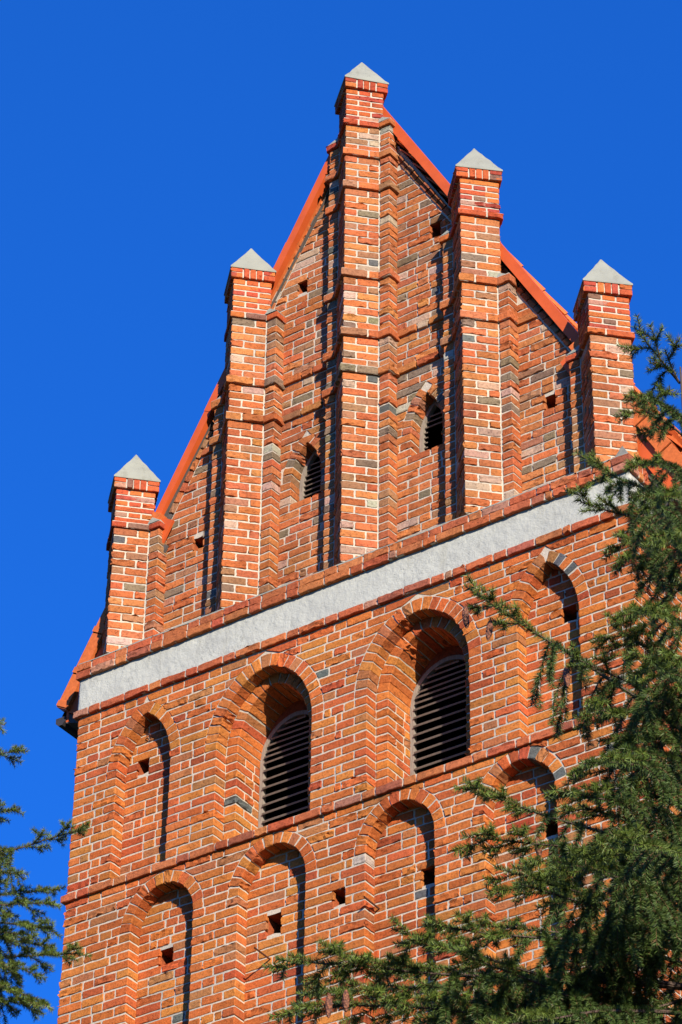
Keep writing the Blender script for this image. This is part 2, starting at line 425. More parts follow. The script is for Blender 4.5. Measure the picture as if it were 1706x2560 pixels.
def voussoirs(acc, A, y0, depth, pal, pitch=0.088, rough=1.0):
    """ring of radial bricks round the arch, each wrapped from the face into the soffit"""
    C = np.array(A.curve(0.0, 40)); d = np.diff(C, axis=0); sl = np.hypot(d[:, 0], d[:, 1]); cs = np.concatenate(([0], np.cumsum(sl)))
    T = np.gradient(C, axis=0); N = np.stack([-T[:, 1], T[:, 0]], 1)
    k = np.array([1, 4, 6, 4, 1]) / 16
    for _ in range(2):
        Np = np.pad(N, ((2, 2), (0, 0)), mode='edge'); N = np.stack([np.convolve(Np[:, i], k, 'valid') for i in (0, 1)], 1)
    N /= np.linalg.norm(N, axis=1)[:, None]
    rw = A.rw
    def fn(s, t, dd):
        cx = np.interp(t, cs, C[:, 0]); cz = np.interp(t, cs, C[:, 1])
        nx = np.interp(t, cs, N[:, 0]); nz = np.interp(t, cs, N[:, 1]); q = np.hypot(nx, nz); nx /= q; nz /= q
        front = s <= rw + 1e-6
        rho = np.where(front, rw - s, 0.0) - np.where(front, 0, dd); y = np.where(front, 0.0, s - rw) - np.where(front, dd, 0)
        at = np.abs(s - rw) < 1e-5
        rho = np.where(at, -dd, rho); y = np.where(at, -dd, y)
        return np.stack([cx + nx * rho, y0 + y, cz + nz * rho], 1)
    n = max(3, int(round(cs[-1] / pitch))); e = np.linspace(0, cs[-1], n + 1)
    for i in range(n):
        j = 0.006
        t0, t1 = e[i] + j + rng.normal(0, 0.002), e[i + 1] - j + rng.normal(0, 0.002)
        x0 = rng.normal(0, 0.004)
        brick(acc, fn, [rw], t0, t1, pick(pal), x0, rw + depth, rough)

# ------------------------------------------------------------------ the tower
tower = empty("church_tower", (0, 3.5, GROUND), "tall red brick church tower with stepped gable, pinnacles and orange roof", "church tower")
XL, XR = -3.215, 3.2
SP = 1.4438
H0 = 0.095
niches = [Arch(-2.35, 0.33, -2.12, -0.95, -0.305, 0.22, 0.125), Arch(2.29, 0.325, -2.12, -0.95, -0.285, 0.22, 0.125)]
wins = [Arch(-0.895, 0.555, -2.09, -1.045, -0.295, 0.6, 0.14), Arch(0.865, 0.565, -2.09, -1.045, -0.30, 0.6, 0.14)]
lows = [Arch(-2.025, 0.368, -5.4, -2.755, -2.343, 0.8, 0.12), Arch(-0.752, 0.378, -5.4, -2.755, -2.325, 0.8, 0.12),
        Arch(0.665, 0.37, -5.4, -2.755, -2.328, 0.8, 0.12), Arch(1.942, 0.37, -5.4, -2.755, -2.322, 0.8, 0.12)]
ND = 0.158
ZBOT = -60 * H0

def facade():
    acc = Acc()
    main = Path([(XL, 0.5), (XL, 0), (XR, 0), (XR, 1.6)])
    s_l, s_r = 0.5, 0.5 + XR - XL
    X2S = lambda x: x - XL + 0.5
    ops = niches + wins + lows
    fn = main.fn()
    hole = (0.01, -3.12, 0.125, 0.17)
    for k in range(1, 60):
        zt, zb = -k * H0, -(k + 1) * H0
        zlo, zhi = zb + J / 2, zt - J / 2
        zm = (zt + zb) / 2
        if k == 22: continue            # string course row
        ex = []
        for A in ops:
            if zb < A.zb - 0.01 or zb >= A.za + A.rw: continue
            if zt <= A.zs + 0.02:
                ex.append((A.cx - A.a, A.cx - A.a, A.cx + A.a, A.cx + A.a, True))
            else:
                wl, wh = A.hw(zlo, A.rw + 0.012), A.hw(zhi, A.rw + 0.012)
                wl = max(wl, 0.02); wh = max(wh, 0.0)
                ex.append((A.cx - wl, A.cx - wh, A.cx + wl, A.cx + wh, False))
        if abs(zm - hole[1]) < hole[3] / 2: ex.append((hole[0] - 0.06, hole[0] - 0.06, hole[0] + 0.065, hole[0] + 0.065, None))
        ex.sort()
        cur = None   # None: starts at far left with the corner
        ph = (k * 3) % 7
        even = k % 2
        f = lambda e: 0.275 if (k + e) % 2 else 0.132
        starts = [('corner', None)]
        segs = []
        prev = ('corner', 0, 0)
        for (l0, l1, r0, r1, wrap) in ex:
            segs.append((prev, (wrap, l0, l1))); prev = (wrap, r0, r1)
        segs.append((prev, ('corner', 0, 0)))
        for (A_, B_) in segs:
            # build a local path incl. wraps
            pts = []; corners = []
            if A_[0] == 'corner':
                pts += [(XL, 0.5), (XL, 0)]
            elif A_[0] is True:
                pts += [(A_[1], ND), (A_[1], 0)]
            else:
                pts += [(min(A_[1], A_[2]), 0)]
            if B_[0] == 'corner': pts += [(XR, 0), (XR, 1.6)]
            elif B_[0] is True: pts += [(B_[1], 0), (B_[1], ND)]
            else: pts += [(max(B_[1], B_[2]), 0)]
            P = Path(pts); tot = P.s[-1]
            if tot < 0.04: continue
            x0 = min(A_[1], A_[2]); x1 = max(B_[1], B_[2])
            a = 0.0; b = tot; fa = fb = None; cn = []
            if A_[0] == 'corner': fa = 0.5 + f(0) - 0.0; cn.append(0.5); a = 0.5 - (0.132 if f(0) > 0.2 else 0.275); fa = f(0) + (0.5 - a)
            elif A_[0] is True: fa = ND + f(1); cn.append(ND)
            else: a = (A_[1] - x0, A_[2] - x0)
            if B_[0] == 'corner':
                sc = P.s[-1] - 1.6; cn.append(sc)
                e = 0.132 if f(1) > 0.2 else 0.275
                fill(acc, P.fn(), a, sc + e, zlo, zhi, PAL, cn, fa, f(1) + e, ph)
                fill(acc, P.fn(), sc + e + J, tot, zlo, zhi, PAL, (), None, None, ph + 2)
                continue
            elif B_[0] is True: fb = ND + f(1); cn.append(tot - ND)
            else: b = (tot - (x1 - B_[1]), tot - (x1 - B_[2]))
            fill(acc, P.fn(), a, b, zlo, zhi, PAL, cn, fa, fb, ph)
    # mortar skin with the openings cut out
    g = 0.0075
    hl = box_hole(acc, *hole, g, 0.3)
    holes = [A.outline(g) for A in ops] + [hl]
    sheet(acc, [(XL + g, ZBOT), (XL + g, 0.0), (XR - g, 0.0), (XR - g, ZBOT)], holes, g)
    for A in ops: reveal(acc, A.outline(g), g, ND + g if A not in wins else ND + g)
    acc.add([(XR - g, g, ZBOT), (XR - g, 1.6, ZBOT), (XR - g, 1.6, 0), (XR - g, g, 0)], [(0, 1, 2, 3)], 1)
    acc.add([(XL + g, g, ZBOT), (XL + g, .6, ZBOT), (XL + g, .6, 0), (XL + g, g, 0)], [(0, 1, 2, 3)], 1)
    for A in lows + niches:
        voussoirs(acc, A, 0.0, ND, PAL)
    return acc.build("front_wall", [MB, MM], tower)
facade()

def niche_back(A, hole):
    acc = Acc(); y = ND
    P = Path([(A.cx - A.a - 0.02, y), (A.cx + A.a + 0.02, y)])
    k0 = int(math.floor(-A.za / H0)); k1 = int(math.ceil(-A.zb / H0))
    for k in range(k0, k1 + 1):
        zt, zb = -k * H0 + 0.02, -(k + 1) * H0 + 0.02
        lo, hi = zb + J / 2, zt - J / 2
        if hole and abs((zt + zb) / 2 - hole[1]) < hole[3] / 2 + 0.01:
            c = hole[0] - (A.cx - A.a - 0.02)
            fill(acc, P.fn(), 0.0, c - hole[2] / 2, lo, hi, PAL, (), None, None, k * 3)
            fill(acc, P.fn(), c + hole[2] / 2, P.s[-1], lo, hi, PAL, (), None, None, k * 3 + 1)
        else:
            fill(acc, P.fn(), 0.0, P.s[-1], lo, hi, PAL, (), None, None, k * 3 + (k % 2))
    L = [(A.cx - A.a - .05, A.zb - .05), (A.cx - A.a - .05, A.za + .05), (A.cx + A.a + .05, A.za + .05), (A.cx + A.a + .05, A.zb - .05)]
    hs_ = []
    if hole: hs_ = [box_hole(acc, *hole, y + 0.0075, 0.32)]
    sheet(acc, L, hs_, y + 0.0075)
    return acc.build("blind_niche", [MB, MM], tower)
for A, h in zip(niches + lows, [(-2.47, -0.80, 0.12, 0.17), (2.43, -0.83, 0.13, 0.17), (-2.07, -3.05, 0.13, 0.17), (-0.83, -3.07, 0.14, 0.2),
                                (0.88, -3.08, 0.13, 0.19), (2.17, -3.0, 0.13, 0.18)]):
    # align holes to rows
    niche_back(A, (h[0], h[1], h[2] + .02, h[3]))

# ---- courses that stand proud of the wall
def course(name, pts, z0, z1, off, pal, mats=(MB, MM), fa=0.275, depth=0.10, corners=True, parent=None, rough=1.0):
    acc = Acc(); P = Path(pts)
    cn = [P.s[i] for i in range(1, len(P.s) - 1) if P.convex[i]]
    cuts = [0.0]
    fn = P.fn(off); a = 0.0
    for c in cn:
        e = 0.14
        fill(acc, fn, a, c + e, z0 + 0.004, z1 - 0.006, pal, [c], None, 0.28 if c - a > 0.4 else None, rng.integers(7), rough, None, 0.285, 0.132, depth); a = c + e + J
    fill(acc, fn, a, P.s[-1], z0 + 0.004, z1 - 0.006, pal, (), None, None, rng.integers(7), rough, None, 0.285, 0.132, depth)
    P.strip(acc, z0 + 0.006, z1 - 0.008, off - 0.011)
    # lid and underside
    for z in (z0 + 0.008, z1 - 0.008):
        q = P.s; o = P.ev(q, np.full(len(q), off - 0.012)); i_ = P.ev(q, np.full(len(q), -0.06)); n = len(q)
        acc.add(np.concatenate([np.c_[o, np.full(n, z)], np.c_[i_, np.full(n, z)]]), [(j, j + 1, n + j + 1, n + j) for j in range(n - 1)], 1)
    return acc.build(name, list(mats), parent or tower)
UW = [(XL, 0.5), (XL, 0), (XR, 0), (XR, 1.6)]
course("string_course", UW, -0.088, -0.002, 0.042, PALW, rough=1.4)
course("string_course", UW, -2.205, -2.118, 0.034, PALW, rough=1.4)
UT = [(XL, 0.5), (XL, 0), (XR, 0), (XR, 0.47)]
course("coping_course", UT, 0.385, 0.474, 0.045, PALW, rough=1.4)
course("coping_course", UT, 0.474, 0.565, 0.036, PALW, rough=1.6)

# ---- stucco band and cement weathering
acc = Acc()
P = Path([(XL - 0.03, 0.45), (XL - 0.03, 0.0), (XR + 0.012, 0.0), (XR + 0.012, 1.6)])
nx = 90; V = []; q = np.unique(np.concatenate([np.linspace(0, P.s[-1], nx), P.s])); zz = np.linspace(-0.006, 0.392, 7)
for z in zz:
    xy = P.ev(q, rng.normal(0, 0.0025, len(q)) - 0.004); V.append(np.c_[xy, np.full(len(q), z)])
n = len(q); V = np.concatenate(V)
acc.add(V, [(r * n + i, r * n + i + 1, (r + 1) * n + i + 1, (r + 1) * n + i) for r in range(6) for i in range(n - 1)])
band = acc.build("stucco_band", MST, tower, True)
acc = Acc()
for i in range(40):
    x0 = XL - 0.03 + (XR - XL + 0.06) * i / 40; x1 = XL - 0.03 + (XR - XL + 0.06) * (i + 1) / 40
    def prof(x):
        e = 0.012 * math.sin(x * 7) + 0.008 * math.sin(x * 17)
        return [(x, -0.034 + e * 0.3, 0.555), (x, -0.028 + e * .3, 0.576 + e * 0.5), (x, 0.15, 0.61 + e), (x, 0.40, 0.66)]
    a, b = prof(x0), prof(x1)
    acc.add(a + b, [(j, 4 + j, 5 + j, 1 + j) for j in range(3)])
acc.add([(XL - .03, -0.02, .555), (XL - .03, .5, .555), (XL - .03, .5, .66), (XL - .03, .4, .66), (XL - .03, -.02, .575)], [(0, 1, 2, 3, 4)])
# sloped cement corner at the right end
acc.add([(XR + .03, -0.03, .56), (XR + .03, .47, .56), (XR - .14, .47, .84), (XR - .14, .17, .86), (XR - .52, -.03, .56), (XR - .3, .1, .62)], [(0, 1, 2, 3), (0, 3, 5, 4)])
acc.build("cement_weathering", MCAP, tower)

# ---- belfry windows
def tympanum_loop(A): return A.outline()
for A, lab in zip(wins, (None, None)):
    acc = Acc(); g = 0.0075
    A2 = Arch(A.cx, A.a - 0.135, A.zb, A.zs, A.za - 0.105, A.bl, 0.135)
    voussoirs(acc, A, 0.0, ND, PAL); 
    for k in range(22):
        zt, zb = -k * H0, -(k + 1) * H0
        if zt > A.zs + 0.02 or zb < A.zb - 0.02: continue
        lo, hi = zb + J / 2, zt - J / 2
        for sgn in (-1, 1):
            pts = [(A.cx + sgn * A.a, ND), (A.cx + sgn * A2.a, ND), (A.cx + sgn * A2.a, ND + 0.40)]
            if sgn > 0: pts = pts[::-1]
            P = Path(pts); c = P.s[1]; e = 0.135 if k % 2 else 0.26
            if sgn < 0:
                fill(acc, P.fn(), 0, c + e, lo, hi, PAL, [c], c + e); fill(acc, P.fn(), c + e + J, P.s[-1], lo, hi, PAL, (), None, None, k)
            else:
                fill(acc, P.fn(), c - e, P.s[-1], lo, hi, PAL, [c], P.s[-1] - c + e); fill(acc, P.fn(), 0, c - e - J, lo, hi, PAL, (), None, None, k)
    voussoirs(acc, A2, ND, 0.39, PAL)
    A2b = Arch(A2.cx, A2.a, A2.zb, A2.zs, A2.za, A2.bl, 0.0)
    L = [(A.cx - A.a - .06, A.zb - .02), (A.cx - A.a - .06, A.za + .05), (A.cx + A.a + .06, A.za + .05), (A.cx + A.a + .06, A.zb - .02)]
    sheet(acc, L, [A2.outline(g)], ND + g); reveal(acc, A2.outline(g), ND + g, ND + 0.46)
    A3 = Arch(A.cx, A2.a - 0.005, A.zb, -0.97, -0.53, 0.0, 0.0)
    yF = ND + 0.385
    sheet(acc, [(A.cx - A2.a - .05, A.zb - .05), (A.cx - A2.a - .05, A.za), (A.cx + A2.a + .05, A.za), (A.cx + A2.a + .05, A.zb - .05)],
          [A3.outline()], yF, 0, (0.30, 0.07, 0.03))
    w = acc.build("belfry_window", [MB, MM], tower)
    # timber frame following the arch
    fr = Acc(); O = A3.outline(0.004); I = A3.outline(-0.042); n = len(O)
    y0, y1 = yF - 0.012, yF + 0.04
    for (a, b, ya, yb) in ((O, I, y0, y0), (I, I, y0, y1), (O, O, y0, y1)):
        v = [(x, ya, z) for x, z in a] + [(x, yb, z) for x, z in b]
        fr.add(v, [(i, i + 1, n + i + 1, n + i) for i in range(n - 1)])
    fr.build("frame", MFRAME, w)
    lv = Acc(); tl = R_(38); k = 0; z = A.zb + 0.06
    rot = np.array(Matrix.Rotation(tl, 3, 'X'))
    while z < A3.za - 0.07:
        h = A3.hw(z + 0.03) - 0.05
        if h > 0.03:
            jt = rng.normal(0, 0.004)
            lv.box((A.cx + rng.normal(0, .003), yF + 0.005 + jt, z + jt), (2 * h, 0.085, 0.017), rot @ np.array(Matrix.Rotation(rng.normal(0, 0.006), 3, 'Y')))
        z += 0.0955 if z < -1.0 else 0.062
    lv.build("louver_slats", MLOUV, w)

# ---- upper gable wall
YG = 0.37
RK_L = lambda z: (z - 6.83) / 1.84       # brick edge of the left slope
RK_R = lambda z: (6.62 - z) / 1.735
gwins = [Arch(-0.725, 0.185, 1.90, 2.20, 2.63, 0.08, 0.11), Arch(0.75, 0.185, 1.90, 2.20, 2.64, 0.08, 0.11)]
gholes = [(-0.82, 4.79, 0.12, 0.18), (0.88, 4.77, 0.12, 0.19), (2.19, 1.89, 0.12, 0.15), (-2.08, 1.88, 0.12, 0.15)]
GZ0, GH = 0.640, 0.098
pier_spec = {  # index: (collar undersides, shoulder top, cap underside, apex)
    -2: ([2.165], (0, 2.26), 2.673, 3.3075), -1: ([2.965, 3.45, 4.36], (3.545, 4.455), 4.906, 5.54),
    0: ([2.97, 3.45, 4.25, 5.49, 5.96, 6.41], (6.505, 6.505), 6.95, 7.584), 1: ([3.01, 3.49, 4.39], (4.485, 3.585), 4.906, 5.54),
    2: ([2.15], (2.245, 0), 2.673, 3.3075)}
acc = Acc()
for k in range(0, 62):
    zb, zt = GZ0 + k * GH, GZ0 + (k + 1) * GH
    zm = (zb + zt) / 2
    off = 0.028 if k in (24, 29) else 0.0
    lo, hi = zb + 0.0095, zt - 0.0095
    ex = []
    for i in range(-2, 3):
        tl, tr = pier_spec[i][1]; wl = 0.385 if zm < tl else 0.27; wr = 0.385 if zm < tr else 0.27
        if zm < pier_spec[i][2] + .3: ex.append((i * SP - wl, i * SP - wl, i * SP + wr, i * SP + wr, None))
    for A in gwins:
        if zb > A.zb - 0.02 and zb < A.za + A.rw:
            if zt <= A.zs + 0.06: ex.append((A.cx - A.a, A.cx - A.a, A.cx + A.a, A.cx + A.a, True))
            else:
                wl, wh = max(A.hw(lo, A.rw + 0.01), .02), A.hw(hi, A.rw + 0.01); ex.append((A.cx - wl, A.cx - wh, A.cx + wl, A.cx + wh, False))
    for h in gholes:
        if abs(zm - h[1]) < h[3] / 2 + 0.01: ex.append((h[0] - h[2] / 2,) * 2 + (h[0] + h[2] / 2,) * 2 + (None,))
    ex.sort()
    l0, l1, r0, r1 = RK_L(lo), RK_L(hi), RK_R(lo), RK_R(hi)
    l0, l1 = max(l0, -3.15), max(l1, -3.15); r0, r1 = min(r0, 3.15), min(r1, 3.15)
    prev = (None, l0, l1); segs = []
    for e in ex: segs.append((prev, (e[4], e[0], e[1]))); prev = (e[4], e[2], e[3])
    segs.append((prev, (None, r0, r1)))
    for A_, B_ in segs:
        al, ah = max(A_[1], l0), max(A_[2], l1); bl, bh = min(B_[1], r0), min(B_[2], r1)
        if min(bl, bh) - max(al, ah) < 0.05: continue
        x0, x1 = min(al, ah), max(bl, bh)
        pts = [(x0, YG), (x1, YG)]; cn = []; fa = fb = None; a = (al - x0, ah - x0)
        if A_[0] is True: pts = [(x0, YG + .16)] + pts; fa = .16 + (0.13 if k % 2 else .2); cn.append(.16); a = 0.0
        if B_[0] is True: pts = pts + [(x1, YG + .16)]
        P = Path(pts); b = (P.s[-1] - (x1 - bl), P.s[-1] - (x1 - bh))
        if B_[0] is True: b = P.s[-1]; fb = .16 + (0.2 if k % 2 else .13); cn.append(b - .16)
        if fa and fb and fa + fb > P.s[-1]: fb = None
        fill(acc, P.fn(off), a, b, lo, hi, PALG, cn, fa, fb, (k * 3) % 7, 1.3, 0.019, 0.27, 0.128, 0.032 + off)
g = 0.0085
hl = [box_hole(acc, h[0], h[1], h[2], h[3], YG + g, 0.3) for h in gholes]
sheet(acc, [(-3.2, 0.60), (RK_L(0.95) , 0.95), (0.0, 6.95), (RK_R(1.1), 1.1), (3.2, 0.60)], [A.outline(g) for A in gwins] + hl, YG + g)
for A in gwins:
    reveal(acc, A.outline(g), YG + g, YG + 0.2)
    voussoirs(acc, A, YG, 0.16, PALG, 0.085, 1.4)
gable = acc.build("gable_wall", [MB, MM], tower)
for A in gwins:
    fr = Acc(); A3 = Arch(A.cx, A.a, A.zb, 2.22, A.za - 0.02, 0.1, 0)
    O = A3.outline(0.0); I = A3.outline(-0.04); n = len(O); y0, y1 = YG + .155, YG + .21
    for (a, b, ya, yb) in ((O, I, y0, y0), (I, I, y0, y1)):
        fr.add([(x, ya, z) for x, z in a] + [(x, yb, z) for x, z in b], [(i, i + 1, n + i + 1, n + i) for i in range(n - 1)])
    w = fr.build("gable_window", MFRAME, tower)
    lv = Acc(); z = 1.99; rot = np.array(Matrix.Rotation(R_(38), 3, 'X'))
    while z < A3.za - .12:
        h = A3.hw(z + 0.02) - 0.035
        if h > .03:
            if A.cx > 0 and z < 2.3: lv.box((A.cx - h + .008, y0 + .045, z), (.05, .06, .012), rot)
            else: lv.box((A.cx, y0 + .045, z), (2 * h, .075, .012), rot)
        z += 0.062
    lv.build("louver_slats", MLOUV, w)

# ---- raking brick edge under the verge
for sg, fz in ((-1, lambda x: 6.86 + 1.84 * x), (1, lambda x: 6.66 - 1.735 * x)):
    acc = Acc()
    sx, ex_ = (-3.1, -0.12) if sg < 0 else (0.12, 3.1)
    p0 = np.array([sx, fz(sx)]); p1 = np.array([ex_, fz(ex_)]); t = p1 - p0; Lr = np.linalg.norm(t); t /= Lr; nn = np.array([-t[1], t[0]])
    if nn[1] < 0: nn = -nn
    def fr_(s, z, d, p0=p0, t=t, nn=nn):
        q = p0 + s[:, None] * t + z[:, None] * nn; return np.stack([q[:, 0], YG - 0.008 - d, q[:, 1]], 1)
    s = 0
    while s < Lr - .1:
        w = rng.uniform(.09, .13); brick(acc, fr_, (), 0.0, 0.075, pick(PALG), s, s + w, 1.3, 0.05); s += w + 0.018
    acc.build("raking_course", [MB, MM], tower)

# ---- gable piers
YP = 0.26; DS = 0.295
def pier(i):
    cx = i * SP; coll, sh, capz, apex = pier_spec[i]
    acc = Acc()
    shoulder = [(.265, .23), (.393, .23), (.400, YG + .02)]; bare = [(DS, YP), (DS - .19, YP + .19)]
    dia = [(cx - DS, YP), (cx, YP - DS), (cx + DS, YP), (cx, YP + DS), (cx - DS, YP)]
    PD = Path(dia)
    zs = [0.60] + [c for c in coll] + [capz]
    row = 0
    for j in range(len(zs) - 1):
        z0, z1 = zs[j], zs[j + 1]; pitch = 0.0755 if j == len(zs) - 2 else 0.098
        nrow = max(1, int(round((z1 - z0) / pitch))); hh = (z1 - z0) / nrow
        for r in range(nrow):
            a, b = z0 + r * hh, z0 + (r + 1) * hh
            collar = (j > 0 and r == 0)
            off = (0.03 + rng.normal(0, .003)) if collar else 0.0
            jt = 0.0185; lo, hi = a + (0.001 if collar else jt / 2), b - jt / 2
            new = j == len(zs) - 2; pal = PALN if new else PALG; ro = 0.6 if new else 1.25
            bk = 0.03 + off
            hasl, hasr = a < sh[0] - 0.03, a < sh[1] - 0.03
            if hasl or hasr:
                lp = [(cx - x, y) for x, y in (shoulder if hasl else bare)][::-1]; rp_ = [(cx + x, y) for x, y in (shoulder if hasr else bare)]
                P = Path(lp + [(cx, YP - DS)] + rp_); fn = P.fn(off); s = P.s
                m_i = len(lp); m = s[m_i]
                f1, f2 = (0.128, 0.245) if row % 2 else (0.245, 0.128)
                if not hasl: f1 += 0.02
                if not hasr: f2 += 0.02
                if hasl:
                    fill(acc, fn, s[0], s[2] - jt / 2, lo, hi, pal, [s[1]], s[2] - s[0], None, 0, ro, jt, back=bk)
                    fill(acc, fn, s[2] + jt * .4, m - f1 - jt, lo, hi, pal, (), None, None, 0, ro, jt, back=bk)
                else:
                    e = .13 if row % 2 else .1
                    fill(acc, fn, s[1] - e, m - f1 - jt, lo, hi, pal, [s[1]], None, None, 0, ro, jt, back=bk)
                    fill(acc, fn, s[0], s[1] - e - jt, lo, hi, pal, (), None, None, 0, ro, jt, back=bk)
                fill(acc, fn, m - f1, m + f2, lo, hi, pal, [m], f1 + f2, None, 0, ro, jt, back=bk)
                i1 = m_i + 1
                if hasr:
                    fill(acc, fn, m + f2 + jt, s[i1] - jt * .4, lo, hi, pal, (), None, None, 0, ro, jt, back=bk)
                    fill(acc, fn, s[i1] + jt / 2, s[i1 + 2], lo, hi, pal, [s[i1 + 1]], s[i1 + 2] - s[i1], None, 0, ro, jt, back=bk)
                else:
                    e = .13 if row % 2 else .1
                    fill(acc, fn, m + f2 + jt, s[i1] + e, lo, hi, pal, [s[i1]], 9, None, 0, ro, jt, back=bk)
                    fill(acc, fn, s[i1] + e + jt, s[-1], lo, hi, pal, (), None, None, 0, ro, jt, back=bk)
                P.strip(acc, a, b, off - 0.008)
            else:
                P = PD; fn = P.fn(off); s = P.s
                F = s[1]
                h1, h2 = (0.128, 0.27) if row % 2 else (0.27, 0.128)
                if row % 2:
                    pc = [(0, .128 - .0, ()), ]
                # wraps at corners 1,2,3; corner 0 split
                cuts = [0.0]
                for c in (1, 2, 3):
                    e0, e1 = (h1, h2) if c % 2 else (h2, h1)
                    fill(acc, fn, cuts[-1], s[c] - e0 - jt, lo, hi, pal, (), None, None, row, ro, jt, 0.26, 0.125, bk)
                    fill(acc, fn, s[c] - e0, s[c] + e1, lo, hi, pal, [s[c]], e0 + e1, None, 0, ro, jt, back=bk)
                    cuts.append(s[c] + e1 + jt)
                fill(acc, fn, cuts[-1], s[4], lo, hi, pal, (), None, None, row, ro, jt, 0.26, 0.125, bk)
                P.strip(acc, a, b, off - 0.008)
            if collar:
                for z in (a + .004, b - .006):
                    q = P.s; o = P.ev(q, np.full(len(q), off - .012)); i_ = P.ev(q, np.full(len(q), -.05)); n = len(q)
                    acc.add(np.concatenate([np.c_[o, np.full(n, z)], np.c_[i_, np.full(n, z)]]), [(t, t + 1, n + t + 1, n + t) for t in range(n - 1)], 1)
            row += 1
    o = acc.build("gable_pier", [MB, MM], tower)
    # cement slope over the shoulders
    for sg, t in ((-1, sh[0]), (1, sh[1])):
        if not t: continue
        w = Acc()
        A_ = [(cx + sg * .255, .20, t - .02), (cx + sg * .41, .205, t - .02), (cx + sg * .418, YG + .03, t - .02), (cx + sg * .30, YG + .03, t + .15), (cx + sg * .27, .25, t + .10)]
        w.add(A_, [(0, 1, 4), (1, 2, 3, 4), (0, 4, 3)])
        w.build("cement_shoulder", MCAP, o)
    # corbelled cap course: flat bricks at the corners, headers on edge between
    cc = Acc(); th = {0: .055, 1: -.036, 2: -.045, -1: -.003, -2: .008}[i]
    ct, st = math.cos(th), math.sin(th)
    DC = 0.34
    def rp(x, y): return (cx + x * ct - y * st, YP + x * st + y * ct)
    Pc = Path([rp(-DC, 0), rp(0, -DC), rp(DC, 0), rp(0, DC), rp(-DC, 0)])
    z0, z1 = capz, capz + 0.145
    fn = Pc.fn(); F = Pc.s[1]; jt = 0.010
    for f in range(4):
        s0, s1 = Pc.s[f], Pc.s[f + 1]
        for (a, b) in ((s0, s0 + .125), (s1 - .125, s1)):
            for k in range(2):
                brick(cc, fn, (), z0 + k * .073 + .001, z0 + k * .073 + .064, pick(PALN), a + .001, b - .001, 0.5, 0.06)
        xs = np.linspace(s0 + .125 + jt, s1 - .125 - jt, 4)
        for k in range(3): brick(cc, fn, (), z0 + .001, z1 - .006, pick(PALN), xs[k] + jt / 2, xs[k + 1] - jt / 2, 0.5, 0.06)
    Pc.strip(cc, z0 + .004, z1 - .002, -0.010)
    bt = Pc.ev(Pc.s[:4], np.full(4, -.012)); cc.add(np.c_[bt, np.full(4, z0 + .006)], [(0, 1, 2, 3)], 1)
    cc.build("cap_course", [MB, MM], o)
    # pyramid: slightly rounded arrises, subdivided faces
    cp = Acc(); e = DC + .012; zb = z1 - 0.004
    B = [rp(-e, 0), rp(0, -e), rp(e, 0), rp(0, e)]
    tip = np.array([cx, YP, apex])
    N = 7; V = []; 
    for k in range(N + 1):
        t = k / N
        ring = []
        for f in range(4):
            a, b = np.array(B[f]), np.array(B[(f + 1) % 4])
            for u in np.linspace(0, 1, 5)[:-1]:
                p = a + (b - a) * u
                q = np.array([p[0], p[1], zb]) * (1 - t) + tip * t
                rr = 0.985 if u == 0 and 0 < k < N else 1.0
                c0 = np.array([cx, YP]); q[:2] = c0 + (q[:2] - c0) * rr
                ring.append(q + rng.normal(0, .0018, 3) * (0 < k))
        V += ring
    V = np.array(V); V[-16:, 2] -= 0.006 + 0 * rng.random(16); V[-16:, :2] = tip[:2] + (V[-32:-16, :2] - tip[:2]) * 0.16
    V[:16, 2] += 0
    low = V[:16].copy(); low[:, 2] -= 0.018
    fs = [(k * 16 + j, k * 16 + (j + 1) % 16, (k + 1) * 16 + (j + 1) % 16, (k + 1) * 16 + j) for k in range(N) for j in range(16)]
    cp.add(np.concatenate([V, low]), fs + [tuple(range(N * 16, N * 16 + 16))] + [(j, (j + 1) % 16, (N + 1) * 16 + (j + 1) % 16, (N + 1) * 16 + j) for j in range(16)] + [tuple((N + 1) * 16 + j for j in range(16))])
    cp.build("cap", MCAP, o)
for i in range(-2, 3): pier(i)

# ---- roof
ZR = 6.93; SLP = 1.738; ZV = 7.25; SV = 1.85; YV = 0.30; YB = 7.5; XE = 3.72; YR = 0.8
roof = Acc()
zr = lambda x: ZR - SLP * abs(x)
zv = lambda x: ZV - SV * abs(x)
yhip = lambda x: YR + (YB - YR) * abs(x) / XE
for d_, m_ in ((.05, 0), (.16, 1)):      # tile bed and boarding below it; hipped at the back
    E_ = [(0, YV + .03, ZR - d_), (0, YR, ZR - d_)]
    for sg in (-1, 1): roof.add(E_ + [(sg * XE, YB, zr(XE) - d_), (sg * XE, YV + .03, zr(XE) - d_)], [(0, 1, 2, 3)], m_)
    roof.add([(0, YR, ZR - d_), (XE, YB, zr(XE) - d_), (-XE, YB, zr(XE) - d_)], [(0, 1, 2)], m_)
sl_ = math.hypot(1, SLP); tdir = np.array([1, 0, -SLP]) / sl_; nrm = np.array([SLP, 0, 1]) / sl_
def tile_verts(s0, y0, w, ln, th=0.013):
    """beaver-tail tile on the right slope: s0 distance down from ridge of its upper end"""
    pts = [(0, 0), (0, w)]; arc = [(ln - .08 + .08 * math.sin(a), w / 2 - (w / 2 - .004) * math.cos(a)) for a in np.linspace(0, math.pi, 7)]
    out = [(0, 0)] + arc + [(0, w)]
    V = []
    for lift in (0.0, th):
        for (s, yy) in out:
            e = 0.002 + 0.045 * (s / ln) + lift
            V.append(np.array([0, y0 + yy, ZR - .05]) + tdir * (s0 + s) + nrm * e)
    n = len(out)
    return V, [tuple(range(n)), tuple(range(n, 2 * n))] + [(j, (j + 1) % n, n + (j + 1) % n, n + j) for j in range(n)]
row = 0; s = 0.25
Ls = XE * sl_
